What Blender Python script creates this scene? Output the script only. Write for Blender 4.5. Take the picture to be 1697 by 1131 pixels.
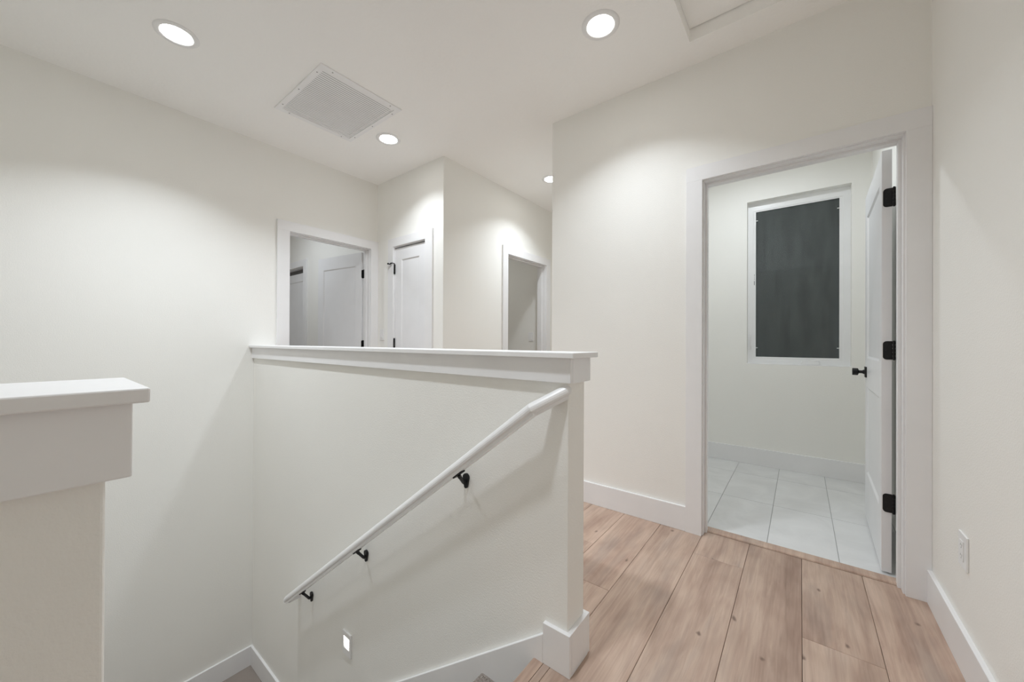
import bpy, bmesh, math, random
from mathutils import Matrix, Vector

random.seed(7)
SC = bpy.context.scene
COL = SC.collection
for o in list(bpy.data.objects):
    bpy.data.objects.remove(o, do_unlink=True)

# ------------------------------------------------------------------ camera
cam_data = bpy.data.cameras.new('camera')
cam = bpy.data.objects.new('camera', cam_data)
COL.objects.link(cam)
cam_data.sensor_width = 36.0
cam_data.sensor_fit = 'HORIZONTAL'
cam_data.lens = 617.59 / 1697.0 * 36.0
cam_data.clip_start = 0.02
cam.matrix_world = (Matrix.Translation((0, 0, 1.111)) @ Matrix.Rotation(0.659, 4, 'Z')
                    @ Matrix.Rotation(math.pi / 2 + 0.0027, 4, 'X') @ Matrix.Rotation(0.0041, 4, 'Z'))
SC.camera = cam

# ------------------------------------------------------------------ world: night outside
world = bpy.data.worlds.new('night')
SC.world = world
world.use_nodes = True
world.node_tree.nodes['Background'].inputs[0].default_value = (0.010, 0.013, 0.020, 1)
world.node_tree.nodes['Background'].inputs[1].default_value = 0.5

# ------------------------------------------------------------------ exposure
vs = SC.view_settings
vs.view_transform = 'Standard'
vs.look = 'None'
vs.exposure = 0.07
vs.gamma = 1.0
vs.use_curve_mapping = False
SC.cycles.max_bounces = 20
SC.cycles.diffuse_bounces = 16
CAN_WATTS = 9.0
CAN_SPREAD = 117.0
CAN_COLOR = (0.875, 0.940, 1.0)

# ------------------------------------------------------------------ plan of the place (metres)
XL, ZC, YF, XJ, YB, XB0, XR = -3.494, 2.744, 2.212, -2.480, 2.377, -1.466, 0.446
T = 0.115                         # wall thickness
YW = 4.06                         # bathroom window wall
YA, XAE = 1.105, -0.615           # stair half wall: face towards the stairs, end
YBK = -1.6                        # end of the hall behind the camera
BB, BT = 0.142, 0.016             # baseboard height, thickness
LAND = -1.488                     # stair landing level
RISE, RUN, X0 = 0.186, 0.25, -0.742
CORR_END = 4.6

# ------------------------------------------------------------------ material helpers
def principled(name):
    m = bpy.data.materials.new(name)
    m.use_nodes = True
    nt = m.node_tree
    b = nt.nodes['Principled BSDF']
    return m, nt, b

def N(nt, t, **kw):
    n = nt.nodes.new(t)
    for k, v in kw.items():
        if k.startswith('i_'):
            n.inputs[k[2:].replace('_', ' ')].default_value = v
        else:
            setattr(n, k, v)
    return n

def ramp(nt, stops):
    n = nt.nodes.new('ShaderNodeValToRGB')
    el = n.color_ramp.elements
    while len(el) < len(stops):
        el.new(0.5)
    for e, (p, c) in zip(el, stops):
        e.position = p
        e.color = (*c, 1) if len(c) == 3 else c
    return n

def mat_paint(name, col, rough, bump, scale, var=0.015):
    m, nt, b = principled(name)
    L = nt.links
    g = N(nt, 'ShaderNodeNewGeometry')
    n1 = N(nt, 'ShaderNodeTexNoise', i_Scale=0.9, i_Detail=2.0)
    L.new(g.outputs['Position'], n1.inputs['Vector'])
    d = tuple(max(0, c - var) for c in col)
    u = tuple(min(1, c + var) for c in col)
    r = ramp(nt, [(0.3, d), (0.7, u)])
    L.new(n1.outputs['Fac'], r.inputs['Fac'])
    L.new(r.outputs['Color'], b.inputs['Base Color'])
    b.inputs['Roughness'].default_value = rough
    b.inputs['Specular IOR Level'].default_value = 0.35
    if bump:
        n2 = N(nt, 'ShaderNodeTexNoise', i_Scale=scale, i_Detail=3.0, i_Roughness=0.55)
        L.new(g.outputs['Position'], n2.inputs['Vector'])
        bp = N(nt, 'ShaderNodeBump', i_Strength=bump, i_Distance=0.003)
        L.new(n2.outputs['Fac'], bp.inputs['Height'])
        L.new(bp.outputs['Normal'], b.inputs['Normal'])
    return m

def mat_plain(name, col, rough=0.4, metal=0.0, spec=0.5):
    m, nt, b = principled(name)
    g = N(nt, 'ShaderNodeNewGeometry')
    n1 = N(nt, 'ShaderNodeTexNoise', i_Scale=6.0, i_Detail=2.0)
    nt.links.new(g.outputs['Position'], n1.inputs['Vector'])
    r = ramp(nt, [(0.3, tuple(c * 0.985 for c in col)), (0.7, tuple(min(1, c * 1.015) for c in col))])
    nt.links.new(n1.outputs['Fac'], r.inputs['Fac'])
    nt.links.new(r.outputs['Color'], b.inputs['Base Color'])
    b.inputs['Roughness'].default_value = rough
    b.inputs['Metallic'].default_value = metal
    b.inputs['Specular IOR Level'].default_value = spec
    return m

def mat_emit(name, col, strength):
    m, nt, b = principled(name)
    b.inputs['Base Color'].default_value = (0.9, 0.9, 0.9, 1)
    b.inputs['Emission Color'].default_value = (*col, 1)
    b.inputs['Emission Strength'].default_value = strength
    return m

def mat_wood(name):
    m, nt, b = principled(name)
    L = nt.links
    tc = N(nt, 'ShaderNodeTexCoord')
    oi = N(nt, 'ShaderNodeObjectInfo')
    mul = N(nt, 'ShaderNodeMath', operation='MULTIPLY')
    mul.inputs[1].default_value = 37.0
    L.new(oi.outputs['Random'], mul.inputs[0])
    off = N(nt, 'ShaderNodeCombineXYZ')
    for k in range(3):
        L.new(mul.outputs[0], off.inputs[k])
    add = N(nt, 'ShaderNodeVectorMath', operation='ADD')
    L.new(tc.outputs['Object'], add.inputs[0])
    L.new(off.outputs[0], add.inputs[1])
    def mapped(sc):
        mp = N(nt, 'ShaderNodeMapping')
        mp.inputs['Scale'].default_value = sc
        L.new(add.outputs[0], mp.inputs['Vector'])
        return mp
    # slow colour drift along the board
    m1 = mapped((7.0, 1.3, 1.0))
    n1 = N(nt, 'ShaderNodeTexNoise', i_Scale=1.0, i_Detail=4.0, i_Roughness=0.6, i_Distortion=0.6)
    L.new(m1.outputs[0], n1.inputs['Vector'])
    r1 = ramp(nt, [(0.28, (0.345, 0.238, 0.187)), (0.47, (0.465, 0.338, 0.268)), (0.60, (0.525, 0.395, 0.316)), (0.78, (0.455, 0.356, 0.300))])
    L.new(n1.outputs['Fac'], r1.inputs['Fac'])
    # fine grain
    m2 = mapped((60.0, 2.6, 1.0))
    n2 = N(nt, 'ShaderNodeTexNoise', i_Scale=1.0, i_Detail=5.0, i_Roughness=0.65, i_Distortion=0.9)
    L.new(m2.outputs[0], n2.inputs['Vector'])
    r2 = ramp(nt, [(0.30, (0.82, 0.80, 0.79)), (0.62, (1.05, 1.05, 1.05))])
    L.new(n2.outputs['Fac'], r2.inputs['Fac'])
    mx = N(nt, 'ShaderNodeMix', data_type='RGBA', blend_type='MULTIPLY')
    mx.inputs[0].default_value = 1.0
    L.new(r1.outputs['Color'], mx.inputs[6])
    L.new(r2.outputs['Color'], mx.inputs[7])
    # cathedral figure
    m3 = mapped((9.0, 1.3, 1.0))
    w3 = N(nt, 'ShaderNodeTexWave', wave_type='RINGS', i_Scale=1.3, i_Distortion=9.0, i_Detail=2.5)
    w3.inputs['Detail Scale'].default_value = 0.8
    L.new(m3.outputs[0], w3.inputs['Vector'])
    r3 = ramp(nt, [(0.0, (0.93, 0.915, 0.905)), (0.5, (1.0, 1.0, 1.0))])
    L.new(w3.outputs['Fac'], r3.inputs['Fac'])
    mx2 = N(nt, 'ShaderNodeMix', data_type='RGBA', blend_type='MULTIPLY')
    mx2.inputs[0].default_value = 0.8
    L.new(mx.outputs[2], mx2.inputs[6])
    L.new(r3.outputs['Color'], mx2.inputs[7])
    # greyish mineral streaks
    m5 = mapped((7.0, 1.7, 1.0))
    n5 = N(nt, 'ShaderNodeTexNoise', i_Scale=1.2, i_Detail=3.0, i_Roughness=0.5)
    L.new(m5.outputs[0], n5.inputs['Vector'])
    r5 = ramp(nt, [(0.54, (0, 0, 0)), (0.72, (1, 1, 1))])
    L.new(n5.outputs['Fac'], r5.inputs['Fac'])
    s5 = N(nt, 'ShaderNodeMath', operation='MULTIPLY')
    s5.inputs[1].default_value = 0.5
    L.new(r5.outputs['Color'], s5.inputs[0])
    mx5 = N(nt, 'ShaderNodeMix', data_type='RGBA')
    L.new(s5.outputs[0], mx5.inputs[0])
    L.new(mx2.outputs[2], mx5.inputs[6])
    mx5.inputs[7].default_value = (0.29, 0.235, 0.205, 1)
    # pale and dark streaks a finger wide
    m6 = mapped((30.0, 1.5, 1.0))
    n6 = N(nt, 'ShaderNodeTexNoise', i_Scale=1.0, i_Detail=3.0, i_Roughness=0.5, i_Distortion=0.4)
    L.new(m6.outputs[0], n6.inputs['Vector'])
    r6 = ramp(nt, [(0.33, (0.93, 0.905, 0.895)), (0.50, (1.0, 1.0, 1.0)), (0.66, (1.045, 1.045, 1.04))])
    L.new(n6.outputs['Fac'], r6.inputs['Fac'])
    mx6 = N(nt, 'ShaderNodeMix', data_type='RGBA', blend_type='MULTIPLY')
    mx6.inputs[0].default_value = 1.0
    L.new(mx5.outputs[2], mx6.inputs[6])
    L.new(r6.outputs['Color'], mx6.inputs[7])
    mx5 = mx6
    # knots
    m4 = mapped((3.6, 1.9, 1.0))
    v4 = N(nt, 'ShaderNodeTexVoronoi', i_Scale=1.0, voronoi_dimensions='2D')
    n7 = N(nt, 'ShaderNodeTexNoise', i_Scale=9.0, i_Detail=2.0)
    L.new(m4.outputs[0], n7.inputs['Vector'])
    sc7 = N(nt, 'ShaderNodeVectorMath', operation='SCALE')
    sc7.inputs['Scale'].default_value = 0.09
    L.new(n7.outputs['Color'], sc7.inputs[0])
    ad7 = N(nt, 'ShaderNodeVectorMath', operation='ADD')
    L.new(m4.outputs[0], ad7.inputs[0])
    L.new(sc7.outputs[0], ad7.inputs[1])
    L.new(ad7.outputs[0], v4.inputs['Vector'])
    r4 = ramp(nt, [(0.012, (1, 1, 1)), (0.034, (0, 0, 0))])
    L.new(v4.outputs['Distance'], r4.inputs['Fac'])
    s4 = N(nt, 'ShaderNodeMath', operation='MULTIPLY')
    s4.inputs[1].default_value = 0.85
    L.new(r4.outputs['Color'], s4.inputs[0])
    mx4 = N(nt, 'ShaderNodeMix', data_type='RGBA')
    L.new(s4.outputs[0], mx4.inputs[0])
    L.new(mx5.outputs[2], mx4.inputs[6])
    mx4.inputs[7].default_value = (0.16, 0.105, 0.08, 1)
    # per board brightness
    hv = N(nt, 'ShaderNodeHueSaturation')
    mr = N(nt, 'ShaderNodeMapRange')
    mr.inputs['To Min'].default_value = 0.93
    mr.inputs['To Max'].default_value = 1.08
    L.new(oi.outputs['Random'], mr.inputs['Value'])
    L.new(mr.outputs[0], hv.inputs['Value'])
    L.new(mx4.outputs[2], hv.inputs['Color'])
    L.new(hv.outputs['Color'], b.inputs['Base Color'])
    b.inputs['Roughness'].default_value = 0.42
    b.inputs['Specular IOR Level'].default_value = 0.4
    bp = N(nt, 'ShaderNodeBump', i_Strength=0.12, i_Distance=0.001)
    L.new(n2.outputs['Fac'], bp.inputs['Height'])
    L.new(bp.outputs['Normal'], b.inputs['Normal'])
    return m

def mat_tile(name):
    m, nt, b = principled(name)
    L = nt.links
    g = N(nt, 'ShaderNodeTexCoord')
    oi = N(nt, 'ShaderNodeObjectInfo')
    mul = N(nt, 'ShaderNodeMath', operation='MULTIPLY')
    mul.inputs[1].default_value = 23.0
    L.new(oi.outputs['Random'], mul.inputs[0])
    add = N(nt, 'ShaderNodeVectorMath', operation='ADD')
    L.new(g.outputs['Object'], add.inputs[0])
    L.new(mul.outputs[0], add.inputs[1])
    n1 = N(nt, 'ShaderNodeTexNoise', i_Scale=4.0, i_Detail=5.0, i_Roughness=0.6, i_Distortion=0.8)
    L.new(add.outputs[0], n1.inputs['Vector'])
    r = ramp(nt, [(0.3, (0.66, 0.665, 0.665)), (0.7, (0.755, 0.76, 0.76))])
    L.new(n1.outputs['Fac'], r.inputs['Fac'])
    L.new(r.outputs['Color'], b.inputs['Base Color'])
    b.inputs['Roughness'].default_value = 0.38
    return m

def mat_carpet(name):
    m, nt, b = principled(name)
    L = nt.links
    g = N(nt, 'ShaderNodeNewGeometry')
    n1 = N(nt, 'ShaderNodeTexNoise', i_Scale=330.0, i_Detail=3.0, i_Roughness=0.8)
    L.new(g.outputs['Position'], n1.inputs['Vector'])
    r = ramp(nt, [(0.36, (0.16, 0.13, 0.11)), (0.52, (0.46, 0.40, 0.36)), (0.68, (0.72, 0.66, 0.62))])
    L.new(n1.outputs['Fac'], r.inputs['Fac'])
    L.new(r.outputs['Color'], b.inputs['Base Color'])
    b.inputs['Roughness'].default_value = 1.0
    b.inputs['Specular IOR Level'].default_value = 0.1
    bp = N(nt, 'ShaderNodeBump', i_Strength=1.0, i_Distance=0.006)
    L.new(n1.outputs['Fac'], bp.inputs['Height'])
    L.new(bp.outputs['Normal'], b.inputs['Normal'])
    return m

def mat_glass(name):
    m = bpy.data.materials.new(name)
    m.use_nodes = True
    nt = m.node_tree
    nt.nodes.clear()
    out = N(nt, 'ShaderNodeOutputMaterial')
    tr = N(nt, 'ShaderNodeBsdfTransparent')
    tr.inputs[0].default_value = (0.82, 0.86, 0.86, 1)
    gl = N(nt, 'ShaderNodeBsdfGlossy')
    gl.inputs['Roughness'].default_value = 0.012
    fr = N(nt, 'ShaderNodeFresnel')
    fr.inputs['IOR'].default_value = 2.1
    mx = N(nt, 'ShaderNodeMixShader')
    nt.links.new(fr.outputs[0], mx.inputs[0])
    nt.links.new(tr.outputs[0], mx.inputs[1])
    nt.links.new(gl.outputs[0], mx.inputs[2])
    nt.links.new(mx.outputs[0], out.inputs[0])
    return m

def mat_screen(name):
    # woven insect screen: fine dark threads with clear holes between them
    m = bpy.data.materials.new(name)
    m.use_nodes = True
    nt = m.node_tree
    nt.nodes.clear()
    L = nt.links
    out = N(nt, 'ShaderNodeOutputMaterial')
    tr = N(nt, 'ShaderNodeBsdfTransparent')
    df = N(nt, 'ShaderNodeBsdfDiffuse')
    g = N(nt, 'ShaderNodeNewGeometry')
    n1 = N(nt, 'ShaderNodeTexNoise', i_Scale=3.0, i_Detail=3.0)
    mp = N(nt, 'ShaderNodeMapping')
    mp.inputs['Scale'].default_value = (6.0, 1.0, 1.0)
    L.new(g.outputs['Position'], mp.inputs['Vector'])
    L.new(mp.outputs[0], n1.inputs['Vector'])
    r = ramp(nt, [(0.3, (0.125, 0.140, 0.138)), (0.7, (0.175, 0.195, 0.193))])
    L.new(n1.outputs['Fac'], r.inputs['Fac'])
    L.new(r.outputs['Color'], df.inputs[0])
    mx = N(nt, 'ShaderNodeMixShader')
    mx.inputs[0].default_value = 0.36
    L.new(tr.outputs[0], mx.inputs[1])
    L.new(df.outputs[0], mx.inputs[2])
    L.new(mx.outputs[0], out.inputs[0])
    return m

M = {}
M['wall'] = mat_paint('cream_wall_paint', (0.872, 0.866, 0.836), 0.75, 0.28, 170.0)
M['ceil'] = mat_paint('ceiling_paint', (0.945, 0.938, 0.922), 0.85, 0.65, 48.0)
M['trim'] = mat_plain('white_trim_paint', (0.835, 0.835, 0.845), 0.34)
M['door'] = mat_plain('white_door_paint', (0.825, 0.828, 0.845), 0.36)
M['plastic'] = mat_plain('white_plastic', (0.84, 0.84, 0.84), 0.3)
M['black'] = mat_plain('matte_black_metal', (0.012, 0.012, 0.013), 0.42, 0.4)
M['dark'] = mat_plain('dark_gap', (0.03, 0.028, 0.025), 0.9)
M['steel'] = mat_plain('screw_steel', (0.35, 0.34, 0.33), 0.5, 0.6)
M['grille'] = mat_plain('grille_enamel', (0.88, 0.88, 0.885), 0.45)
M['filter'] = mat_plain('grey_filter', (0.17, 0.17, 0.17), 0.9)
M['slot'] = mat_plain('outlet_slot', (0.42, 0.42, 0.42), 0.6)
M['wood'] = mat_wood('oak_plank')
M['sub'] = mat_plain('subfloor', (0.13, 0.095, 0.075), 0.9)
M['tile'] = mat_tile('pale_grey_tile')
M['grout'] = mat_plain('grout', (0.40, 0.40, 0.39), 0.9)
M['carpet'] = mat_carpet('speckled_carpet')
M['vinyl'] = mat_plain('white_vinyl', (0.85, 0.855, 0.86), 0.3)
M['glass'] = mat_glass('window_glass')
M['screen'] = mat_screen('insect_screen')
M['lens'] = mat_emit('lamp_lens', (1.0, 0.99, 0.97), 25.0)
M['step_lens'] = mat_emit('step_lamp_lens', (1.0, 0.97, 0.90), 7.0)

# ------------------------------------------------------------------ geometry helpers
def box(bm, x0, x1, y0, y1, z0, z1):
    if x0 > x1: x0, x1 = x1, x0
    if y0 > y1: y0, y1 = y1, y0
    if z0 > z1: z0, z1 = z1, z0
    v = [bm.verts.new(p) for p in ((x0, y0, z0), (x1, y0, z0), (x1, y1, z0), (x0, y1, z0),
                                   (x0, y0, z1), (x1, y0, z1), (x1, y1, z1), (x0, y1, z1))]
    for f in ((0, 3, 2, 1), (4, 5, 6, 7), (0, 1, 5, 4), (1, 2, 6, 5), (2, 3, 7, 6), (3, 0, 4, 7)):
        bm.faces.new([v[i] for i in f])

def BX(*a):
    bm = bmesh.new()
    box(bm, *a)
    return bm

def prism(pts, mapf, w0, w1):
    """extrude a polygon (u, v) between w0 and w1"""
    bm = bmesh.new()
    a = [bm.verts.new(mapf(u, v, w0)) for u, v in pts]
    b = [bm.verts.new(mapf(u, v, w1)) for u, v in pts]
    bm.faces.new(a)
    bm.faces.new(b[::-1])
    n = len(pts)
    for i in range(n):
        bm.faces.new((a[i], b[i], b[(i + 1) % n], a[(i + 1) % n]))
    bmesh.ops.recalc_face_normals(bm, faces=bm.faces)
    return bm

def plate(u0, u1, v0, v1, w0, w1, holes, mapf):
    """a slab with rectangular holes, one clean mesh"""
    us = sorted({round(x, 5) for x in [u0, u1] + [h[0] for h in holes] + [h[1] for h in holes] if u0 <= x <= u1})
    vv = sorted({round(x, 5) for x in [v0, v1] + [h[2] for h in holes] + [h[3] for h in holes] if v0 <= x <= v1})
    bm = bmesh.new()
    cache = {}
    def V(i, j, k):
        key = (i, j, k)
        if key not in cache:
            cache[key] = bm.verts.new(mapf(us[i], vv[j], (w0, w1)[k]))
        return cache[key]
    def solid(i, j):
        if i < 0 or j < 0 or i >= len(us) - 1 or j >= len(vv) - 1:
            return False
        cu, cv = (us[i] + us[i + 1]) / 2, (vv[j] + vv[j + 1]) / 2
        return not any(h[0] < cu < h[1] and h[2] < cv < h[3] for h in holes)
    for i in range(len(us) - 1):
        for j in range(len(vv) - 1):
            if not solid(i, j):
                continue
            bm.faces.new((V(i, j, 0), V(i + 1, j, 0), V(i + 1, j + 1, 0), V(i, j + 1, 0)))
            bm.faces.new((V(i, j, 1), V(i, j + 1, 1), V(i + 1, j + 1, 1), V(i + 1, j, 1)))
            if not solid(i - 1, j): bm.faces.new((V(i, j, 0), V(i, j + 1, 0), V(i, j + 1, 1), V(i, j, 1)))
            if not solid(i + 1, j): bm.faces.new((V(i + 1, j, 0), V(i + 1, j, 1), V(i + 1, j + 1, 1), V(i + 1, j + 1, 0)))
            if not solid(i, j - 1): bm.faces.new((V(i, j, 0), V(i, j, 1), V(i + 1, j, 1), V(i + 1, j, 0)))
            if not solid(i, j + 1): bm.faces.new((V(i, j + 1, 0), V(i + 1, j + 1, 0), V(i + 1, j + 1, 1), V(i, j + 1, 1)))
    bmesh.ops.recalc_face_normals(bm, faces=bm.faces)
    return bm

def XZ(u, v, w): return (u, w, v)      # wall facing +-y
def YZ(u, v, w): return (w, u, v)      # wall facing +-x
def XY(u, v, w): return (u, v, w)

def cyl(bm, p0, p1, r0, r1=None, n=24, caps=True):
    r1 = r0 if r1 is None else r1
    p0, p1 = Vector(p0), Vector(p1)
    d = (p1 - p0).normalized()
    a = d.orthogonal().normalized()
    b = d.cross(a)
    A = [bm.verts.new(p0 + (a * math.cos(2 * math.pi * i / n) + b * math.sin(2 * math.pi * i / n)) * r0) for i in range(n)]
    B = [bm.verts.new(p1 + (a * math.cos(2 * math.pi * i / n) + b * math.sin(2 * math.pi * i / n)) * r1) for i in range(n)]
    for i in range(n):
        bm.faces.new((A[i], A[(i + 1) % n], B[(i + 1) % n], B[i]))
    if caps:
        bm.faces.new(A[::-1])
        bm.faces.new(B)

def lathe(bm, prof, center, n=48):
    """prof: (radius, z) list, closed by its ends on the axis or open"""
    cx, cy, cz = center
    rows = []
    for r, z in prof:
        if r < 1e-6:
            rows.append([bm.verts.new((cx, cy, cz + z))])
        else:
            rows.append([bm.verts.new((cx + r * math.cos(2 * math.pi * i / n), cy + r * math.sin(2 * math.pi * i / n), cz + z)) for i in range(n)])
    for a, b in zip(rows, rows[1:]):
        for i in range(n):
            j = (i + 1) % n
            if len(a) == 1 and len(b) == 1: continue
            if len(a) == 1: bm.faces.new((a[0], b[j], b[i]))
            elif len(b) == 1: bm.faces.new((a[i], a[j], b[0]))
            else: bm.faces.new((a[i], a[j], b[j], b[i]))
    bmesh.ops.recalc_face_normals(bm, faces=bm.faces)

def obj(name, bm, mat, parent=None, bevel=0.0, smooth=False, local=False, seg=2):
    bmesh.ops.recalc_face_normals(bm, faces=bm.faces)
    me = bpy.data.meshes.new(name)
    bm.to_mesh(me)
    bm.free()
    if smooth:
        for p in me.polygons: p.use_smooth = True
    me.materials.append(M[mat])
    o = bpy.data.objects.new(name, me)
    COL.objects.link(o)
    if parent is not None:
        o.parent = parent
        if not local:
            off = Vector((0, 0, 0))
            q = parent
            while q is not None:
                off += q.location
                q = q.parent
            me.transform(Matrix.Translation(-off))
    if bevel:
        md = o.modifiers.new('bevel', 'BEVEL')
        md.width = bevel
        md.segments = seg
        md.limit_method = 'ANGLE'
        md.angle_limit = math.radians(40)
    return o

def tag(o, label, cat=None, group=None, kind=None):
    o['label'] = label
    if cat: o['category'] = cat
    if group: o['group'] = group
    if kind: o['kind'] = kind
    return o

def empty(name, loc, label, cat=None, group=None, kind=None, rz=0.0):
    o = bpy.data.objects.new(name, None)
    COL.objects.link(o)
    o.location = loc
    o.rotation_euler = (0, 0, rz)
    return tag(o, label, cat, group, kind)

def struct(name, bm, mat, label, bevel=0.0):
    return tag(obj(name, bm, mat, None, bevel), label, kind='structure')

def dup(root, loc, label=None, rz=None):
    r = root.copy()
    COL.objects.link(r)
    r.location = loc
    if rz is not None: r.rotation_euler = (0, 0, rz)
    if label: r['label'] = label
    for ch in root.children:
        c = ch.copy()
        COL.objects.link(c)
        c.parent = r
        for g in ch.children:
            d = g.copy()
            COL.objects.link(d)
            d.parent = c
    return r

# ================================================================== the shell
HATCH = (-0.479, 0.283, 1.620, 2.182)
struct('ceiling', plate(-6.7, 0.62, -1.75, 4.8, ZC, ZC + 0.02, [(HATCH[0] - 0.0151, HATCH[1] + 0.0151, HATCH[2] - 0.0151, HATCH[3] + 0.0151), (-2.8601, -2.2619, 1.0679, 1.5551)], XY), 'ceil',
                     'off-white textured ceiling over the stairs and hall')

# openings: casing inner edges (u0, u1, top); the wall hole is a jamb wider
JT = 0.012
BATH = (-0.449, 0.367, 2.050)
BED = (1.362, 2.127, 2.058)
CLO = (-3.196, -2.708, 2.050)
COR = (3.110, 3.868, 2.050)
def hole(o, z0=0.0): return (o[0] - JT, o[1] + JT, z0, o[2] + JT)

struct('wall_left', plate(YBK - T, YF + T, -2.6, ZC, XL, XL - T, [hole(BED, 0.0)], YZ), 'wall',
       'long cream wall beyond the stairwell with a bedroom doorway')
struct('wall_far', plate(XL, XJ, 0, ZC, YF, YF + T, [hole(CLO)], XZ), 'wall',
       'narrow cream wall holding the closed closet door')
struct('wall_corridor', plate(YF + T, CORR_END, 0, ZC, XJ, XJ - T, [hole(COR)], YZ), 'wall',
       'cream wall along the side passage with an open doorway')
struct('wall_corridor_end', BX(XJ - T, XB0 + T, CORR_END, CORR_END + T, 0, ZC), 'wall', 'cream end wall of the side passage')
struct('wall_corridor_side', BX(XB0, XB0 + T, YB + T, CORR_END, 0, ZC), 'wall', 'cream wall between side passage and bathroom')
struct('wall_bathroom', plate(XB0, XR + T, 0, ZC, YB, YB + T, [hole(BATH)], XZ), 'wall',
       'cream wall with the bathroom doorway')
struct('wall_right', BX(XR, XR + T, YBK - T, YB, 0, ZC), 'wall', 'plain cream wall with a power outlet low down')
struct('wall_bathroom_right', BX(XR, XR + T, YB + T, YW + T, 0, ZC), 'wall', 'cream bathroom wall behind the open door')
WIN = (-0.394, 0.325, 0.920, 2.413)
struct('wall_window', plate(XB0 + T, XR, 0, ZC, YW, YW + 0.14, [WIN], XZ), 'wall', 'cream bathroom wall with the recessed window')
struct('wall_back', BX(XL - T, XR + T, YBK - T, YBK, -2.6, ZC), 'wall', 'cream wall closing the hall behind the viewer')
struct('wall_stair_under', BX(XAE - 0.127, XAE - 0.115, YBK, 0.04, -2.6, -0.02), 'wall', 'cream stairwell wall below the hall floor')

# bedroom and small room shells, seen through their doorways
struct('wall_bedroom', plate(-6.6, XL - T, 0, ZC, 2.14, 2.14 + 0.08, [(-5.80, -5.02, 0, 2.07)], XZ), 'wall',
       'cream bedroom wall behind the open bedroom door')
struct('wall_bedroom_far', BX(-6.7, -6.6, -1.0, 2.3, 0, ZC), 'wall', 'cream far wall of the bedroom')
struct('wall_bedroom_side', BX(-6.6, XL - T, -1.1, -1.0, 0, ZC), 'wall', 'cream near wall of the bedroom')
struct('wall_room', BX(-4.6, XJ - T, 3.99, 3.99 + T, 0, ZC), 'wall', 'cream wall with a light switch inside the small room')
struct('wall_room_far', BX(-4.7, -4.6, 2.34, 4.1, 0, ZC), 'wall', 'cream far wall of the small room')
struct('wall_room_side', BX(-4.6, XJ - T, 2.34, 2.42, 0, ZC), 'wall', 'cream near wall of the small room')

# ------------------------------------------------------------------ floors
fl = struct('floor', plate(XL - T, XR, YBK, CORR_END, -0.30, -0.0125,
            [(XL - T - 1, X0 + 0.018, YBK - 1, YA + 0.06), (XL - T - 1, XJ - T, YF + T, 9), (XB0 + T, 9, YB + T + 0.005, 9)], XY), 'sub',
            'pale oak plank floor of the upstairs hall')
PITCH = 0.2270
cols = []
k = -1
while True:
    xr = 0.233 + PITCH * (1) - PITCH * (k + 1)
    xl = xr - PITCH
    if xr < XL: break
    cols.append((xl, xr))
    k += 1
joints = {(-0.902, -0.675): [1.588, 0.18, 2.9, 4.2], (-1.129, -0.902): [1.907, 3.3], (-0.448, -0.221): [2.15, 0.70, -0.75],
          (0.006, 0.233): [1.79, 0.34, -1.1], (0.233, 0.460): [0.95, -0.5], (-0.221, 0.006): [1.02, -0.43], (-0.675, -0.448): [0.42, -1.03]}
plank_cache = {}
def plank(x0, x1, y0, y1):
    g = 0.0007
    w, l = round(x1 - x0 - 2 * g, 4), round(y1 - y0 - 2 * g, 4)
    if w < 0.004 or l < 0.01: return
    key = (w, l)
    if key not in plank_cache:
        bm = bmesh.new()
        c = 0.0012
        hx, hy, zb = w / 2, l / 2, -0.012
        lo = [bm.verts.new(p) for p in ((-hx, -hy, zb), (hx, -hy, zb), (hx, hy, zb), (-hx, hy, zb))]
        mi = [bm.verts.new(p) for p in ((-hx, -hy, -c), (hx, -hy, -c), (hx, hy, -c), (-hx, hy, -c))]
        to = [bm.verts.new(p) for p in ((-hx + c, -hy + c, 0), (hx - c, -hy + c, 0), (hx - c, hy - c, 0), (-hx + c, hy - c, 0))]
        bm.faces.new(lo[::-1]); bm.faces.new(to)
        for a, b in ((lo, mi), (mi, to)):
            for i in range(4):
                bm.faces.new((a[i], a[(i + 1) % 4], b[(i + 1) % 4], b[i]))
        me = bpy.data.meshes.new('plank')
        bm.to_mesh(me); bm.free()
        me.materials.append(M['wood'])
        plank_cache[key] = me
    o = bpy.data.objects.new('plank', plank_cache[key])
    COL.objects.link(o)
    o.parent = fl
    o.location = ((x0 + x1) / 2, (y0 + y1) / 2, 0)

for (xl, xr) in cols:
    js = None
    for kk, v in joints.items():
        if abs(kk[0] - xl) < 0.02: js = sorted(v)
    if js is None:
        s = random.uniform(-1.6, -0.4)
        js = [s + 1.45 * i for i in range(6)]
    regions = []                                     # rectangles of floor in view of the hall
    regions.append((-0.675, XR, YBK, 2.436))         # hall
    regions.append((-0.702, -0.675, 0.056, YA))      # narrow strip beside the stair nosing
    regions.append((XL, -0.675, YA + 0.02, 2.436))   # strip behind the half wall
    regions.append((XJ - T, XB0, 2.436, CORR_END))   # side passage
    for (rx0, rx1, ry0, ry1) in regions:
        a, b = max(xl, rx0), min(xr, rx1)
        if b - a < 0.006: continue
        ys = [ry0] + [j for j in js if ry0 + 0.05 < j < ry1 - 0.05] + [ry1]
        for y0, y1 in zip(ys, ys[1:]):
            plank(a, b, y0, y1)
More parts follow.
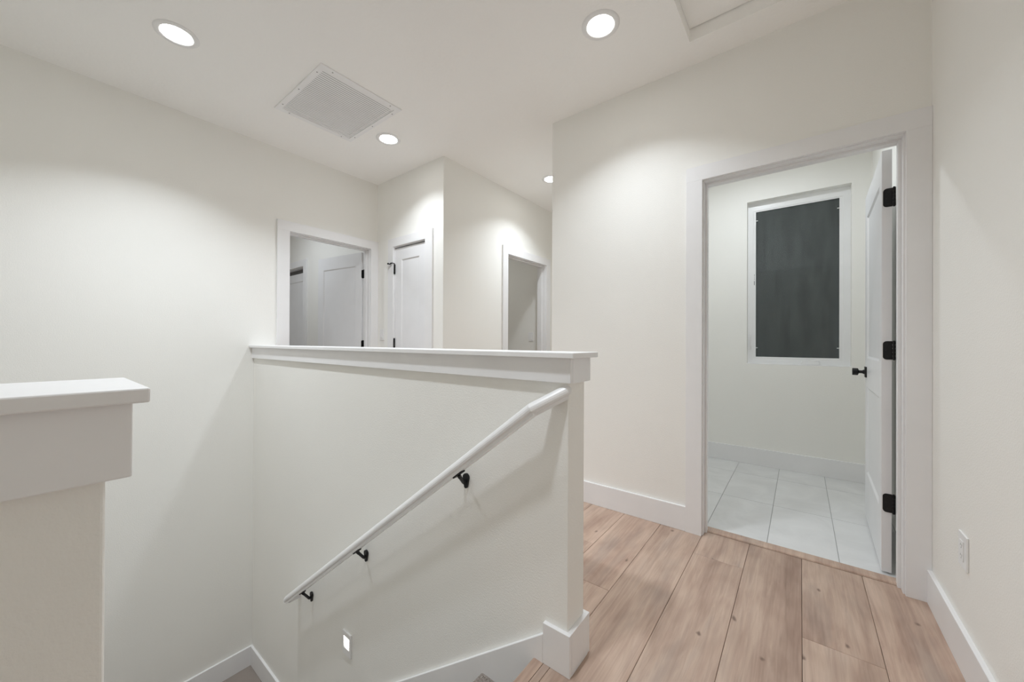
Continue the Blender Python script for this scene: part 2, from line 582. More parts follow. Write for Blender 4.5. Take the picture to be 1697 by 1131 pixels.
# wooden nosing board at the top of the stairs, and the board beside the low wall
nose = prism([(-0.7025, 0.0), (-0.738, 0.001), (-0.744, -0.004), (-0.746, -0.012), (-0.742, -0.020), (-0.735, -0.024), (-0.7025, -0.0125)],
             lambda u, v, w: (u, w, v), 0.056, YA - BT)
nz = obj('stair_nosing', nose, 'wood', fl, 0.0)
thr = prism([(2.437, 0.0), (2.440, 0.006), (2.452, 0.009), (2.494, 0.009), (2.503, 0.005), (2.504, 0.0)],
            lambda u, v, w: (w, u, v), BATH[0] + 0.007, BATH[1] - 0.007)
obj('threshold_strip', thr, 'wood', fl)

tf = struct('floor_bathroom', BX(XB0 + T, XR, YB + T + 0.006, YW, -0.30, -0.004), 'grout', 'pale grey tiled bathroom floor')
tile_cache = {}
xs = [XB0 + T] + [round(-0.451 + 0.3045 * i, 4) for i in range(-2, 3)] + [XR]
ys = [2.506, 3.115, 3.730, YW]
for x0, x1 in zip(xs, xs[1:]):
    for y0, y1 in zip(ys, ys[1:]):
        g = 0.0013
        key = (round(x1 - x0, 3), round(y1 - y0, 3))
        if key not in tile_cache:
            w, l = key[0] / 2 - g, key[1] / 2 - g
            bm = bmesh.new()
            box(bm, -w, w, -l, l, -0.004, 0.0)
            me = bpy.data.meshes.new('tile')
            bm.to_mesh(me); bm.free()
            me.materials.append(M['tile'])
            tile_cache[key] = me
        o = bpy.data.objects.new('tile', tile_cache[key])
        COL.objects.link(o)
        o.parent = tf
        o.location = ((x0 + x1) / 2, (y0 + y1) / 2, 0.0)

struct('floor_bedroom', BX(-6.6, XL - T, -1.0, 2.14, -0.2, 0.0), 'carpet', 'speckled carpet of the bedroom')
struct('floor_room', BX(-4.6, XJ - T, 2.42, 3.99, -0.2, 0.0), 'carpet', 'speckled carpet of the small room')

# ------------------------------------------------------------------ stairs
st = empty('staircase', (X0, 0.58, LAND), 'speckled carpeted stair flight going down beside the handrail wall', kind='structure')
for i in range(1, 8):
    z = -RISE * i
    xa = X0 + 0.02 - RUN * (i - 1)
    xb = xa - RUN - 0.02
    pts = [(xa, z - 0.26), (xa, z), (xb + 0.014, z), (xb + 0.004, z - 0.004), (xb, z - 0.014), (xb + 0.003, z - 0.025), (xb + 0.018, z - 0.032), (xb + 0.022, z - 0.26)]
    obj('stair_tread', prism(pts, lambda u, v, w: (u, w, v), 0.056, YA - BT), 'carpet', st)
obj('stair_riser', BX(X0 + 0.0, X0 + 0.018, 0.056, YA - BT, -RISE - 0.1, -0.0245), 'carpet', st)
struct('floor_landing', BX(XL, X0 - RUN * 7 + 0.02, YBK, YA, LAND - 0.25, LAND), 'carpet', 'speckled carpeted landing at the turn of the stairs')
st2 = empty('lower_staircase', (-2.4, -0.7, -2.6), 'speckled carpeted lower stair flight behind the low wall', kind='structure')
for i in range(1, 6):
    z = LAND - RISE * i
    xa = X0 - RUN * 7 + 0.02 + RUN * (i - 1)
    obj('stair_tread', BX(xa, xa + RUN + 0.02, YBK, -0.02, z - 0.2, z), 'carpet', st2)
struct('floor_lower', BX(-1.25, XAE - 0.127, YBK, YA, -2.7, LAND - RISE * 5 - 0.002), 'carpet', 'speckled carpet at the foot of the stairs')
struct('wall_stair_divider', prism([(-0.76, -2.6), (-0.76, 0.0), (-2.47, -1.30), (-2.47, -2.6)], XZ, -0.02, 0.052), 'wall', 'cream dividing wall between the two stair flights')

# ------------------------------------------------------------------ half wall along the stairs (with the handrail)
CAPZ, CAPT, CAPO, APZ, APO, WA = 1.0765, 0.0190, 0.036, 0.9735, 0.016, 0.115
hw = empty('wall_stairs', (XAE, YA, 0), 'cream half wall beside the stairs with a white cap board and handrail', kind='structure')
obj('wall_body', BX(XL, XAE, YA, YA + WA, -2.6, APZ + 0.03), 'wall', hw, 0.003)
def guard_cap(parent, x0, x1, y0, y1, capz, apz, ends):
    """cap board with an apron on every free side; ends: free sides among 'x+','x-','y+','y-'"""
    e = lambda s, d: d if s in ends else 0.0
    obj('cap_board', BX(x0 - e('x-', CAPO), x1 + e('x+', CAPO), y0 - e('y-', CAPO), y1 + e('y+', CAPO), capz - CAPT, capz), 'trim', parent, 0.0022)
    zt = capz - CAPT
    if 'y-' in ends: obj('apron', BX(x0 - e('x-', APO), x1 + e('x+', APO), y0 - APO, y0, apz, zt), 'trim', parent, 0.0015)
    if 'y+' in ends: obj('apron', BX(x0 - e('x-', APO), x1 + e('x+', APO), y1, y1 + APO, apz, zt), 'trim', parent, 0.0015)
    if 'x+' in ends: obj('apron', BX(x1, x1 + APO, y0 if 'y-' in ends else y0, y1, apz, zt), 'trim', parent, 0.0)
    if 'x-' in ends: obj('apron', BX(x0 - APO, x0, y0, y1, apz, zt), 'trim', parent, 0.0)
guard_cap(hw, XL, XAE, YA, YA + WA, CAPZ, APZ, ('x+', 'y-', 'y+'))

# low guard wall close by, across the stairwell edge
YE = 0.052
gw = empty('wall_guard', (XAE, YE, 0), 'low guard wall with a thick white cap at the stair head', kind='structure')
GZ = 1.058
obj('wall_body', BX(XAE - WA, XAE, YBK, YE, 0, 0.98), 'wall', gw, 0.004, seg=3)
obj('cap_board', BX(XAE - WA - CAPO, XAE + CAPO, YBK, YE + 0.031, GZ - 0.0165, GZ), 'trim', gw, 0.002)
obj('apron', BX(XAE, XAE + APO + 0.002, YBK, YE + 0.019, 0.957, GZ - 0.0165), 'trim', gw, 0.0015)
obj('apron', BX(XAE - WA - APO, XAE - WA, YBK, YE + 0.019, 0.957, GZ - 0.0165), 'trim', gw, 0.0015)
obj('apron', BX(XAE - WA, XAE, YE, YE + 0.019, 0.957, GZ - 0.0165), 'trim', gw)

# ------------------------------------------------------------------ baseboards
def baseboard(name, a, label): return struct(name, BX(*a), 'trim', label, 0.002)
CW, TC = 0.085, 0.018
baseboard('baseboard_bathroom', (XB0, BATH[0] - CW, YB - BT, YB, 0, 0.145), 'white baseboard left of the bathroom doorway')
baseboard('baseboard_right', (XR - BT, XR, YBK, YB - TC, 0, BB), 'white baseboard below the power outlet')
baseboard('baseboard_window', (XB0 + T, XR, YW - BT, YW, 0, 0.150), 'white baseboard below the bathroom window')
baseboard('baseboard_left', (XL, XL + BT, YBK, YA, LAND, LAND + 0.152), 'white baseboard of the stair landing on the long wall')
baseboard('baseboard_landing', (X0 - RUN * 7 - 0.10, XL + BT, YA - BT, YA, LAND, LAND + 0.152), 'white baseboard of the stair landing under the half wall')
baseboard('baseboard_left_upper', (XL, XL + BT, YA + WA, BED[0] - CW, 0, BB), 'white baseboard between half wall and bedroom door')
baseboard('baseboard_corridor', (XJ, XJ + BT, YF + 0.0, COR[0] - CW, 0, BB), 'white baseboard along the side passage')
wrap = empty('baseboard_post', (XAE, YA, 0), 'white baseboard block wrapped around the half wall end', kind='structure')
obj('base_board', BX(-0.704, XAE + BT, YA - BT, YA, 0, 0.140), 'trim', wrap, 0.0015)
obj('base_board', BX(XAE, XAE + BT, YA, YA + WA, 0, 0.140), 'trim', wrap)
obj('base_board', BX(XL + BT, XAE + BT, YA + WA, YA + WA + BT, 0, 0.140), 'trim', wrap, 0.0015)
gb = empty('baseboard_guard', (XAE, YE, 0), 'white baseboard around the low guard wall', kind='structure')
obj('base_board', BX(XAE, XAE + BT, YBK, YE + BT, 0, 0.140), 'trim', gb, 0.0015)
obj('base_board', BX(XAE - 0.09, XAE, YE, YE + BT, 0, 0.140), 'trim', gb)
SL = 0.763
xk = -0.7045
pts = [(xk, 0.100), (xk, -0.42), (-0.90, -0.70), (-2.60, -1.75), (-2.588, 0.100 - SL * (2.588 + xk))]
struct('trim_1', prism(pts, XZ, YA - BT, YA), 'trim', 'white sloping skirt board following the stairs', 0.0018)

# ------------------------------------------------------------------ doorways: casing, jamb and stop
def doorway(name, mapf, sgn, w, o, label, stop_at, cw=(CW, CW), depth=T):
    """mapf maps (u, z, w) to the world; w = wall face on the hall side, sgn = way out of the wall"""
    u0, u1, zt = o
    r = 0.006
    root = empty(name, mapf((u0 + u1) / 2, 0, w), label, kind='structure')
    A = lambda a, b, c, d, e, f: prism([(a, c), (b, c), (b, d), (a, d)], mapf, e, f)
    wo = w + sgn * TC
    wi = w - sgn * depth
    obj('side_casing', A(u0 - cw[0], u0, 0, zt, w, wo), 'trim', root, 0.0008)
    obj('side_casing', A(u1, u1 + cw[1], 0, zt, w, wo), 'trim', root, 0.0008)
    obj('head_casing', A(u0 - cw[0], u1 + cw[1], zt, zt + 0.083, w, wo), 'trim', root, 0.0008)
    obj('side_jamb', A(u0 - JT, u0 + r, 0, zt - r, w, wi), 'trim', root)
    obj('side_jamb', A(u1 - r, u1 + JT, 0, zt - r, w, wi), 'trim', root)
    obj('head_jamb', A(u0 - JT, u1 + JT, zt - r, zt + JT, w, wi), 'trim', root)
    if stop_at:
        s0, s1 = w - sgn * stop_at[0], w - sgn * stop_at[1]
        q = 0.011
        obj('door_stop', A(u0 + r, u0 + r + q, 0, zt - r, s0, s1), 'trim', root, 0.001)
        obj('door_stop', A(u1 - r - q, u1 - r, 0, zt - r, s0, s1), 'trim', root, 0.001)
        obj('door_stop', A(u0 + r + q, u1 - r - q, zt - r - q, zt - r, s0, s1), 'trim', root, 0.001)
    return root
doorway('trim_2', XZ, -1, YB, BATH, 'white casing and jamb of the bathroom doorway', (0.042, 0.078), (CW, XR - BATH[1] - 0.0005))
bedroom_trim = doorway('trim_3', YZ, 1, XL, BED, 'white casing and jamb of the bedroom doorway', (0.042, 0.078), (0.097, YF - BED[1] - 0.001))
doorway('trim_4', XZ, -1, YF, CLO, 'white casing and jamb of the closet door', None, (0.084, 0.100))
doorway('trim_5', YZ, 1, XJ, COR, 'white casing and jamb of the open doorway in the side passage', (0.042, 0.078))

# ------------------------------------------------------------------ doors
def door_leaf(name, loc, rz, width, height, label, panels, stile=0.095, hinges=(), knob=None, thick=0.035, hinge_side='edge', z0=0.010):
    """hinge edge at local x = 0, leaf along local +x, front face at local y = 0, body at +y"""
    root = empty(name, loc, label, kind='structure', rz=rz)
    hs = [(stile, width - stile, a, b) for a, b in panels]
    mp = lambda u, v, w: (u, w, v)
    leaf = obj('leaf_frame', plate(0, width, z0, height, 0, thick, hs, mp), 'door', root, local=True)
    for (a, b, c, d) in hs:
        bm = bmesh.new()
        i, dp = 0.011, 0.007
        for y_out, y_in in ((0.0004, dp), (thick - 0.0004, thick - dp)):
            o4 = [bm.verts.new(p) for p in ((a, y_out, c), (b, y_out, c), (b, y_out, d), (a, y_out, d))]
            n4 = [bm.verts.new(p) for p in ((a + i, y_in, c + i), (b - i, y_in, c + i), (b - i, y_in, d - i), (a + i, y_in, d - i))]
            bm.faces.new(n4)
            for q in range(4):
                bm.faces.new((o4[q], o4[(q + 1) % 4], n4[(q + 1) % 4], n4[q]))
        obj('panel', bm, 'door', root, local=True)
    return root

def knob(root, x, z, y, d):
    """round knob on a square rose; d = outward direction along local y"""
    k = obj('knob', BX(x - 0.033, x + 0.033, y, y + d * 0.008, z - 0.033, z + 0.033), 'black', root, 0.0012, local=True)
    bm = bmesh.new()
    cyl(bm, (x, y + d * 0.008, z), (x, y + d * 0.020, z), 0.016, 0.0095)
    cyl(bm, (x, y + d * 0.020, z), (x, y + d * 0.034, z), 0.0095, 0.0095)
    cyl(bm, (x, y + d * 0.034, z), (x, y + d * 0.040, z), 0.0095, 0.0225)
    cyl(bm, (x, y + d * 0.040, z), (x, y + d * 0.066, z), 0.0225, 0.0225)
    obj('grip', bm, 'black', k, local=True)

HZ = (1.815, 1.078, 0.343)
PAN = ((0.300, 0.840), (1.020, 1.905))
# bathroom door, open a little past square against the right wall: leaf along +y, front face towards -x
ang = math.radians(90 - 1.5)
bd = door_leaf('door_1', (0.311, 2.530, 0), ang, 0.780, 2.047, 'white two-panel bathroom door standing open with black hinges and knob', PAN)
# local frame: +x along the leaf, local +y points to world -x, so the body has to sit on local -y
for ch in bd.children:
    ch.data.transform(Matrix.Translation((0, -0.035, 0)))
def edge_hinge(root, z, ya, yb, pin):
    """rounded black leaf on the hinge edge (local x = 0) from ya (round side) to yb"""
    s = 1 if yb > ya else -1
    r = 0.014
    poly = []
    for a0, cz in ((270, z - 0.0445 + r), (180, z + 0.0445 - r)):
        for q in range(6):
            a = math.radians(a0 - 90 * q / 5)
            poly.append((ya + s * (r + r * math.cos(a)), cz + r * math.sin(a)))
    poly = poly + [(yb, z + 0.0445), (yb, z - 0.0445)]
    h = obj('hinge', prism(poly, lambda u, v, w: (w, u, v), -0.0022, 0.001), 'black', root, local=True)
    bm = bmesh.new()
    seg = 0.089 / 5
    for i in range(5):
        cyl(bm, (pin[0], pin[1], z - 0.0445 + i * seg + 0.0008), (pin[0], pin[1], z - 0.0445 + (i + 1) * seg - 0.0008), 0.0062, n=16)
    cyl(bm, (pin[0], pin[1], z - 0.047), (pin[0], pin[1], z + 0.047), 0.0040, n=12)
    obj('knuckle', bm, 'black', h, local=True)
    for dy, dz in ((0.55, 0.028), (0.40, 0.0), (0.55, -0.028)):
        bm = bmesh.new()
        yy = ya + (yb - ya) * dy
        cyl(bm, (-0.0020, yy, z + dz), (-0.0031, yy, z + dz), 0.0035, n=12)
        obj('screw', bm, 'black', h, local=True)
for z in HZ:
    edge_hinge(bd, z, -0.004, -0.036, (-0.006, -0.0415))
knob(bd, 0.780 - 0.065, 0.930, 0.0, 1)

# bedroom door, swung into the bedroom: leaf along -x, front face towards -y
bed = door_leaf('door_2', (-3.622, 2.106, 0), math.radians(180 + 8.6), 0.725, 2.040,
                'white two-panel bedroom door standing open in its doorway, half in shade', PAN)
for ch in bed.children:
    ch.data.transform(Matrix.Translation((0, -0.035, 0)))
for z in HZ:
    edge_hinge(bed, z, -0.002, -0.033, (-0.006, -0.0375))
knob(bed, 0.725 - 0.065, 0.930, 0.0, 1)

for z in HZ:
    obj('hinge_leaf', BX(-3.6085, -3.578, BED[1] - 0.0074, BED[1] - 0.0058, z - 0.0445, z + 0.0445), 'black', bedroom_trim)

# closed closet door, opening towards the hall, hinged on the left
cd = door_leaf('door_3', (CLO[0] + 0.008, YF + 0.004, 0), 0.0, CLO[1] - CLO[0] - 0.016, 2.030,
               'closed white narrow closet door with a black hinge stop', ((0.300, 0.840), (1.020, 1.915)), stile=0.100)
for z in (1.830, 1.095, 0.36):
    bm = bmesh.new()
    seg = 0.089 / 5
    for i in range(5):
        cyl(bm, (-0.002, -0.007, z - 0.0445 + i * seg + 0.0006), (-0.002, -0.007, z - 0.0445 + (i + 1) * seg - 0.0006), 0.0085, n=16)
    cyl(bm, (-0.002, -0.007, z - 0.050), (-0.002, -0.007, z + 0.050), 0.005, n=12)
    h = obj('hinge', bm, 'black', cd, local=True)
    if z > 1.5:
        bm = bmesh.new()
        pth = [(-0.002, -0.007, z + 0.052), (-0.014, -0.020, z + 0.060), (-0.030, -0.034, z + 0.058), (-0.044, -0.030, z + 0.050), (-0.056, -0.044, z + 0.055)]
        for a, b in zip(pth, pth[1:]): cyl(bm, a, b, 0.0055, n=12)
        cyl(bm, pth[-1], (pth[-1][0] - 0.012, pth[-1][1] + 0.006, pth[-1][2] + 0.002), 0.009, n=16)
        obj('hinge_stop', bm, 'black', h, local=True)

# sliding closet door inside the bedroom
BC = (-5.80, -5.02, 2.070)
sl = empty('trim_6', (-5.41, 2.14, 0), 'white casing of the bedroom closet with a sliding track', kind='structure')
obj('side_casing', BX(BC[1], BC[1] + CW, 2.122, 2.14, 0, BC[2]), 'trim', sl, 0.0015)
obj('side_casing', BX(BC[0] - CW, BC[0], 2.122, 2.14, 0, BC[2]), 'trim', sl, 0.0015)
obj('head_casing', BX(BC[0] - CW, BC[1] + CW, 2.122, 2.14, BC[2], BC[2] + 0.083), 'trim', sl, 0.0015)
obj('side_jamb', BX(BC[1] - 0.012, BC[1], 2.141, 2.26, 0, BC[2]), 'trim', sl)
obj('head_jamb', BX(BC[0], BC[1] - 0.012, 2.141, 2.26, BC[2] - 0.012, BC[2]), 'trim', sl)
obj('sliding_track', BX(BC[0], BC[1] - 0.012, 2.195, 2.225, 2.012, BC[2] - 0.012), 'filter', sl)
sd = door_leaf('door_4', (-5.780, 2.190, 0), 0.0, 0.745, 2.008, 'white sliding closet door inside the bedroom', PAN)
struct('wall_bedroom_closet', BX(-5.9, -4.9, 2.36, 2.40, 0, ZC), 'wall', 'cream back wall of the bedroom closet')

# ------------------------------------------------------------------ bathroom window
wn = empty('window_1', ((WIN[0] + WIN[1]) / 2, YW + 0.07, WIN[2]), 'dark night window with an insect screen in a white vinyl frame', kind='structure')
fx0, fx1, fz0, fz1 = WIN
obj('window_frame', plate(fx0, fx1, fz0, fz1, YW + 0.072, YW + 0.138, [(-0.352, 0.279, 0.957, 2.340)], XZ), 'vinyl', wn, 0.0015)
obj('sill', BX(fx0, fx1, YW + 0.0005, YW + 0.072, fz0, fz0 + 0.004), 'trim', wn)
obj('screen_frame', plate(-0.352, 0.279, 0.957, 2.340, YW + 0.076, YW + 0.092, [(-0.331, 0.255, 0.984, 2.330)], XZ), 'vinyl', wn, 0.001)
bm = BX(-0.331, 0.255, YW + 0.0850, YW + 0.0856, 0.984, 2.330)
obj('insect_screen', bm, 'screen', wn)
obj('pane', BX(-0.352, 0.279, YW + 0.112, YW + 0.116, 0.957, 2.340), 'glass', wn)
for x, z in ((-0.331, 2.250), (-0.331, 1.067), (0.255, 2.246), (0.255, 1.070)):
    d = 0.014 if x < 0 else -0.014
    obj('screen_clip', BX(x, x + d, YW + 0.0775, YW + 0.0845, z - 0.003, z + 0.003), 'plastic', wn)
ck = obj('crank_base', prism([(-0.004, 0.924), (0.132, 0.924), (0.124, 0.944), (0.100, 0.953), (0.010, 0.953), (-0.002, 0.940)], XZ, YW + 0.050, YW + 0.0755), 'plastic', wn, 0.003)
bm = bmesh.new()
for a, b in zip([(0.010, 0.952), (0.050, 0.962), (0.085, 0.958), (0.118, 0.964)], [(0.050, 0.962), (0.085, 0.958), (0.118, 0.964), (0.126, 0.962)]):
    cyl(bm, (a[0], YW + 0.055, a[1]), (b[0], YW + 0.055, b[1]), 0.0055, n=12)
obj('crank_handle', bm, 'plastic', ck)
lk = obj('lock_plate', BX(-0.380, -0.362, YW + 0.066, YW + 0.073, 1.050, 1.120), 'plastic', wn, 0.002)
obj('lock_lever', prism([(-0.376, 1.085), (-0.366, 1.085), (-0.367, 1.180), (-0.374, 1.186)], XZ, YW + 0.052, YW + 0.064), 'plastic', lk, 0.002)
obj('label_strip', BX(-0.346, -0.339, YW + 0.0748, YW + 0.0762, 1.650, 1.755), 'plastic', wn)
for z0, z1 in ((1.652, 1.690), (1.700, 1.708), (1.715, 1.722), (1.729, 1.733), (1.740, 1.750)):
    obj('label_print', BX(-0.3445 if z0 < 1.7 else -0.343, -0.3405, YW + 0.0744, YW + 0.0749, z0, z1), 'black', wn)

# ------------------------------------------------------------------ recessed ceiling lights
def make_can(loc, label):
    r = empty('recessed_light', loc, label, 'ceiling light', 'recessed ceiling lights')
    bm = bmesh.new()
    lathe(bm, [(0.0655, -0.0002), (0.0668, -0.0042), (0.0720, -0.0064), (0.0860, -0.0058), (0.0945, -0.0030), (0.0955, -0.0002)], (0, 0, 0))
    obj('trim_ring', bm, 'plastic', r, smooth=True, local=True)
    bm = bmesh.new()
    lathe(bm, [(0.0, -0.0034), (0.030, -0.0034), (0.062, -0.0028), (0.0662, -0.0012)], (0, 0, 0))
    obj('lens', bm, 'lens', r, smooth=True, local=True)
    return r
def lamp(loc, watts, spread=CAN_SPREAD, size=0.12):
    ld = bpy.data.lights.new('can_lamp', 'AREA')
    ld.shape = 'DISK'
    ld.size = size
    ld.energy = watts
    ld.color = CAN_COLOR
    ld.spread = math.radians(spread)
    lo = bpy.data.objects.new('can_lamp', ld)
    COL.objects.link(lo)
    lo.location = (loc[0], loc[1], loc[2] - 0.008)
    return lo
CANS = [((-2.630, 0.468, ZC), 'round recessed light over the stairwell next to the long wall', 1.5),
        ((-0.817, 1.788, ZC), 'round recessed light between attic hatch and bathroom wall', 0.80),
        ((-2.628, 1.757, ZC), 'round recessed light beside the air grille near the closet door', 0.74),
        ((-1.975, 3.180, ZC), 'round recessed light in the side passage half hidden by the wall corner', 0.85),
        ((-0.820, 0.475, ZC), 'round recessed light at the head of the stairs', 0.92),
        ((-2.630, -0.820, ZC), 'round recessed light over the lower stair flight', 0.28),
        ((-0.35, 3.30, ZC), 'round recessed light inside the bathroom', 0.80),
        ((-4.55, 1.25, ZC), 'round recessed light inside the bedroom', 1.1),
        ((-3.70, 3.20, ZC), 'added fill light inside the small room, shaped like a recessed can', 0.2)]  # small-room can is added as weak fill; no fixture known there
can = None
for loc, lab, k in CANS:
    can = make_can(loc, lab) if can is None else dup(can, loc, lab)
    lamp(loc, CAN_WATTS * k, 170.0 if 'inside' in lab else CAN_SPREAD)

# ------------------------------------------------------------------ return air grille
gx0, gx1, gy0, gy1 = -2.905, -2.220, 1.032, 1.590
ix0, ix1, iy0, iy1 = -2.860, -2.262, 1.068, 1.555
ag = empty('air_return_grille', ((gx0 + gx1) / 2, (gy0 + gy1) / 2, ZC), 'white louvred air return grille screwed to the ceiling', 'air grille')
obj('grille_frame', plate(gx0, gx1, gy0, gy1, ZC - 0.008, ZC - 0.0002, [(ix0, ix1, iy0, iy1)], XY), 'grille', ag, 0.002)
obj('filter', BX(ix0, ix1, iy0, iy1, ZC + 0.024, ZC + 0.029), 'filter', ag)
obj('duct_collar', plate(ix0 - 0.01, ix1 + 0.01, iy0 - 0.01, iy1 + 0.01, ZC + 0.0202, ZC + 0.060, [(ix0, ix1, iy0, iy1)], XY), 'filter', ag)
NS = 31
step = (ix1 - ix0) / NS
slat = None
for i in range(NS):
    xc = ix0 + step * (i + 0.5)
    if slat is None:
        bm = bmesh.new()
        w = step * 0.38
        l = (iy1 - iy0) / 2 - 0.001
        pts = [(-w, -0.0052), (w, -0.0050), (w, -0.0058), (-w, -0.0062)]
        slat = obj('slat', prism(pts, lambda u, v, ww: (u, ww, v), -l, l), 'grille', ag, local=True)
        s = slat
    else:
        s = slat.copy()
        COL.objects.link(s)
        s.parent = ag
    s.location = (xc - (gx0 + gx1) / 2, 0, 0)
scr = None
for (x, y) in ((-2.24, 1.11), (-2.24, 1.51), (-2.882, 1.12), (-2.882, 1.50), (-2.31, 1.050), (-2.56, 1.050), (-2.81, 1.050),
               (-2.31, 1.573), (-2.56, 1.573), (-2.81, 1.573)):
    if scr is None:
        bm = bmesh.new()
        lathe(bm, [(0.0, -0.0098), (0.003, -0.0094), (0.0048, -0.0080), (0.0048, -0.0070)], (0, 0, 0), 14)
        scr = obj('screw', bm, 'steel', ag, local=True, smooth=True)
        s = scr
    else:
        s = scr.copy()
        COL.objects.link(s)
        s.parent = ag
    s.location = (x - (gx0 + gx1) / 2, y - (gy0 + gy1) / 2, 0)

# ------------------------------------------------------------------ attic hatch set back in the ceiling
hx0, hx1, hy0, hy1 = HATCH
ah = empty('attic_hatch', ((hx0 + hx1) / 2, (hy0 + hy1) / 2, ZC), 'white attic hatch set back in a square ceiling opening', 'attic hatch')
HB = 0.015
obj('side_board', BX(hx0 - HB, hx0, hy0 - HB, hy1 + HB, ZC, ZC + 0.085), 'ceil', ah)
obj('side_board', BX(hx1, hx1 + HB, hy0 - HB, hy1 + HB, ZC, ZC + 0.085), 'ceil', ah)
obj('side_board', BX(hx0, hx1, hy1, hy1 + HB, ZC, ZC + 0.085), 'ceil', ah)
obj('side_board', BX(hx0, hx1, hy0 - HB, hy0, ZC, ZC + 0.085), 'ceil', ah)
obj('hatch_panel', BX(hx0 + 0.001, hx1 - 0.004, hy0 + 0.004, hy1 - 0.005, ZC + 0.066, ZC + 0.080), 'ceil', ah)
obj('hatch_backing', BX(hx0 - HB, hx1 + HB, hy0 - HB, hy1 + HB, ZC + 0.086, ZC + 0.092), 'dark', ah)

# ------------------------------------------------------------------ handrail with three brackets
RY = 1.035
def rail_profile():
    """mopstick: round top, flat fillets to a narrower flat underside (u across, v up)"""
    P = []
    for i in range(13):
        a = math.radians(200 - 220 * i / 12)
        P.append((0.0215 * math.cos(a), 0.0215 * math.sin(a) + 0.003))
    P += [(0.0145, -0.0095), (0.0145, -0.0205), (-0.0145, -0.0205), (-0.0145, -0.0095)]
    return P
def sweep(points, names):
    """mitred sweep of the rail profile; returns one bmesh per segment"""
    pts = [Vector(p) for p in points]
    prof = rail_profile()
    dirs = [(b - a).normalized() for a, b in zip(pts, pts[1:])]
    def frame(d, hint):
        s = hint
        n = s.cross(d).normalized()
        s = d.cross(n).normalized()
        return s, n
    out = []
    rings = []
    for k, d in enumerate(dirs):
        horiz = Vector((d.y, -d.x, 0)).normalized() if abs(d.x) + abs(d.y) > 1e-4 else Vector((1, 0, 0))
        up = horiz.cross(d).normalized()
        if up.z < 0: up = -up
        ring_pair = []
        for end in (0, 1):
            p = pts[k + end]
            if end == 0: other = dirs[k - 1] if k > 0 else d
            else: other = dirs[k + 1] if k + 1 < len(dirs) else d
            nrm = (d + other).normalized()
            if end == 0 and k == 0 and names[0] == 'wall': nrm = Vector((0, 1, 0))
            if end == 1 and k == len(dirs) - 1 and names[1] == 'wall': nrm = Vector((0, 1, 0))
            ring = []
            for u, v in prof:
                base = pts[k] + horiz * u + up * v
                t = (p - base).dot(nrm) / d.dot(nrm)
                ring.append(base + d * t)
            ring_pair.append(ring)
        bm = bmesh.new()
        A = [bm.verts.new(p) for p in ring_pair[0]]
        B = [bm.verts.new(p) for p in ring_pair[1]]
        n = len(prof)
        for i in range(n):
            bm.faces.new((A[i], A[(i + 1) % n], B[(i + 1) % n], B[i]))
        bm.faces.new(A[::-1]); bm.faces.new(B)
        out.append(bm)
    return out
hr = empty('handrail', (-1.65, YA, 0.15), 'white wooden handrail sloping down the half wall on black brackets', 'handrail')
R0, R1 = Vector((-2.636, RY, -0.570)), Vector((-0.714, RY, 0.882))
parts = sweep([(-2.636, YA, -0.570), R0, R1, (-0.636, YA, 0.935)], ('wall', 'wall'))
for bm, nm in zip(parts, ('return_piece', 'rail', 'return_piece')):
    obj(nm, bm, 'trim', hr)
rd = (R1 - R0).normalized()
def bracket(xw, zw):
    """wall rose with a foot, an arm and a saddle under the rail"""
    t = (xw + 0.010 - R0.x) / (R1.x - R0.x)
    pr = R0 + (R1 - R0) * t
    bt = bpy.data.objects.new('bracket', None)
    COL.objects.link(bt)
    bt.parent = hr
    bt.location = Vector((xw, YA, zw)) - hr.location
    L = lambda p: Vector(p)
    und = pr - Vector((-rd.z, 0, rd.x)) * 0.0208 - Vector((xw, YA, zw))
    bm = bmesh.new()                       # rounded wall plate, longer downwards
    pts = []
    for i in range(9):
        a = math.radians(180 - 180 * i / 8)
        pts.append((0.0165 * math.cos(a), 0.0165 * math.sin(a) + 0.013))
    for i in range(9):
        a = math.radians(0 - 180 * i / 8)
        pts.append((0.0085 * math.cos(a), 0.0085 * math.sin(a) - 0.023))
    wp = obj('wall_plate', prism(pts, lambda u, v, w: (u, w, v), -0.010, 0), 'black', bt, 0.0015, local=True)
    bm = bmesh.new()
    e = und + Vector((0, 0, -0.006))
    path = [Vector((0, -0.004, -0.004)), Vector((0, -0.020, -0.003)), Vector((e.x * 0.85, e.y * 0.86, e.z - 0.010)), Vector((e.x, e.y, e.z + 0.003))]
    for a, b, r in zip(path, path[1:], (0.0090, 0.0075, 0.0085)):
        cyl(bm, a, b, r, r * 0.97, 14)
    obj('arm', bm, 'black', bt, local=True, smooth=False)
    bm = bmesh.new()                       # saddle plate following the rail
    c = und
    side = Vector((0, 1, 0))
    nrm = Vector((-rd.z, 0, rd.x))
    vs_ = []
    for dn in (-0.0055, 0.0):
        for a, b in ((-0.030, -0.010), (0.030, -0.010), (0.030, 0.010), (-0.030, 0.010)):
            vs_.append(bm.verts.new(c + rd * a + side * b + nrm * dn))
    for f in ((0, 3, 2, 1), (4, 5, 6, 7), (0, 1, 5, 4), (1, 2, 6, 5), (2, 3, 7, 6), (3, 0, 4, 7)):
        bm.faces.new([vs_[i] for i in f])
    obj('saddle', bm, 'black', bt, 0.001, local=True)
for x, z in ((-1.088, 0.540), (-1.830, -0.031), (-2.455, -0.512)):
    bracket(x, z)

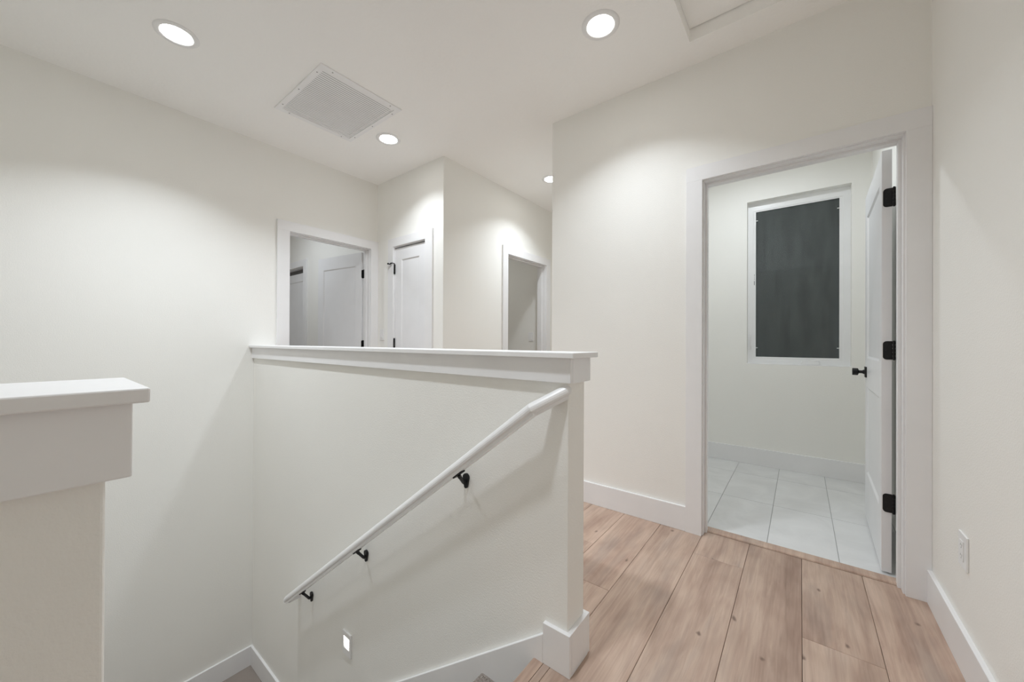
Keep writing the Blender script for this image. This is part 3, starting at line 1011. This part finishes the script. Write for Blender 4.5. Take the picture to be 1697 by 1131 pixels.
# ------------------------------------------------------------------ step light in the half wall
sx0, sx1, sz0, sz1 = -2.064, -1.978, -0.662, -0.532
sp = empty('step_light', ((sx0 + sx1) / 2, YA, (sz0 + sz1) / 2), 'small glowing step light low on the half wall', 'step light')
obj('cover_plate', plate(sx0, sx1, sz0, sz1, YA - 0.009, YA - 0.0002, [(sx0 + 0.014, sx1 - 0.014, -0.622, -0.560)], XZ), 'plastic', sp, 0.0015)
obj('lens', prism([(sx0 + 0.0145, -0.5605), (sx1 - 0.0145, -0.5605), (sx1 - 0.030, -0.618), (sx0 + 0.030, -0.618)], XZ, YA - 0.0065, YA - 0.003), 'step_lens', sp)
obj('reflector', BX(sx0 + 0.014, sx1 - 0.014, YA - 0.003, YA - 0.0003, -0.622, -0.560), 'plastic', sp)

# ------------------------------------------------------------------ switches and outlet
def switch(name, mapf, sgn, u, z, w, label):
    r = empty(name, mapf(u, z, w), label, 'light switch')
    A = lambda a, b, c, d, e, f: prism([(u + a, z + c), (u + b, z + c), (u + b, z + d), (u + a, z + d)], mapf, w + sgn * e, w + sgn * f)
    obj('cover_plate', A(-0.036, 0.036, -0.0585, 0.0585, 0.0002, 0.0055), 'plastic', r, 0.002)
    k = obj('rocker_frame', A(-0.0175, 0.0175, -0.0345, 0.0345, 0.0055, 0.0068), 'plastic', r, 0.0008)
    bm = prism([(0.0068, z - 0.031), (0.0068, z + 0.031), (0.0078, z + 0.031), (0.0102, z), (0.0122, z - 0.031)], lambda a, b, c: mapf(c, b, w + sgn * a), u - 0.0145, u + 0.0145)
    obj('rocker', bm, 'plastic', k)
    return r
switch('light_switch', XZ, -1, -3.402, 1.181, YF, 'white rocker light switch between the two doors in the wall corner')
switch('light_switch', XZ, -1, -2.777, 1.180, 3.99, 'white rocker light switch inside the dim small room')
oy, oz = 1.962, 0.401
ou = empty('power_outlet', (XR, oy, oz), 'white power outlet low on the plain wall', 'outlet')
obj('cover_plate', BX(XR - 0.0065, XR - 0.0002, oy - 0.041, oy + 0.041, oz - 0.058, oz + 0.058), 'plastic', ou, 0.002)
rc = obj('receptacle', BX(XR - 0.0085, XR - 0.0065, oy - 0.0170, oy + 0.0170, oz - 0.0340, oz + 0.0340), 'plastic', ou, 0.0012)
for dz in (-0.0175, 0.0175):
    obj('slot', BX(XR - 0.0090, XR - 0.0080, oy - 0.0075, oy - 0.0055, oz + dz - 0.002, oz + dz + 0.006), 'slot', rc)
    obj('slot', BX(XR - 0.0090, XR - 0.0080, oy + 0.0055, oy + 0.0075, oz + dz - 0.002, oz + dz + 0.005), 'slot', rc)
    obj('slot', BX(XR - 0.0090, XR - 0.0080, oy - 0.002, oy + 0.002, oz + dz - 0.0095, oz + dz - 0.0055), 'slot', rc)
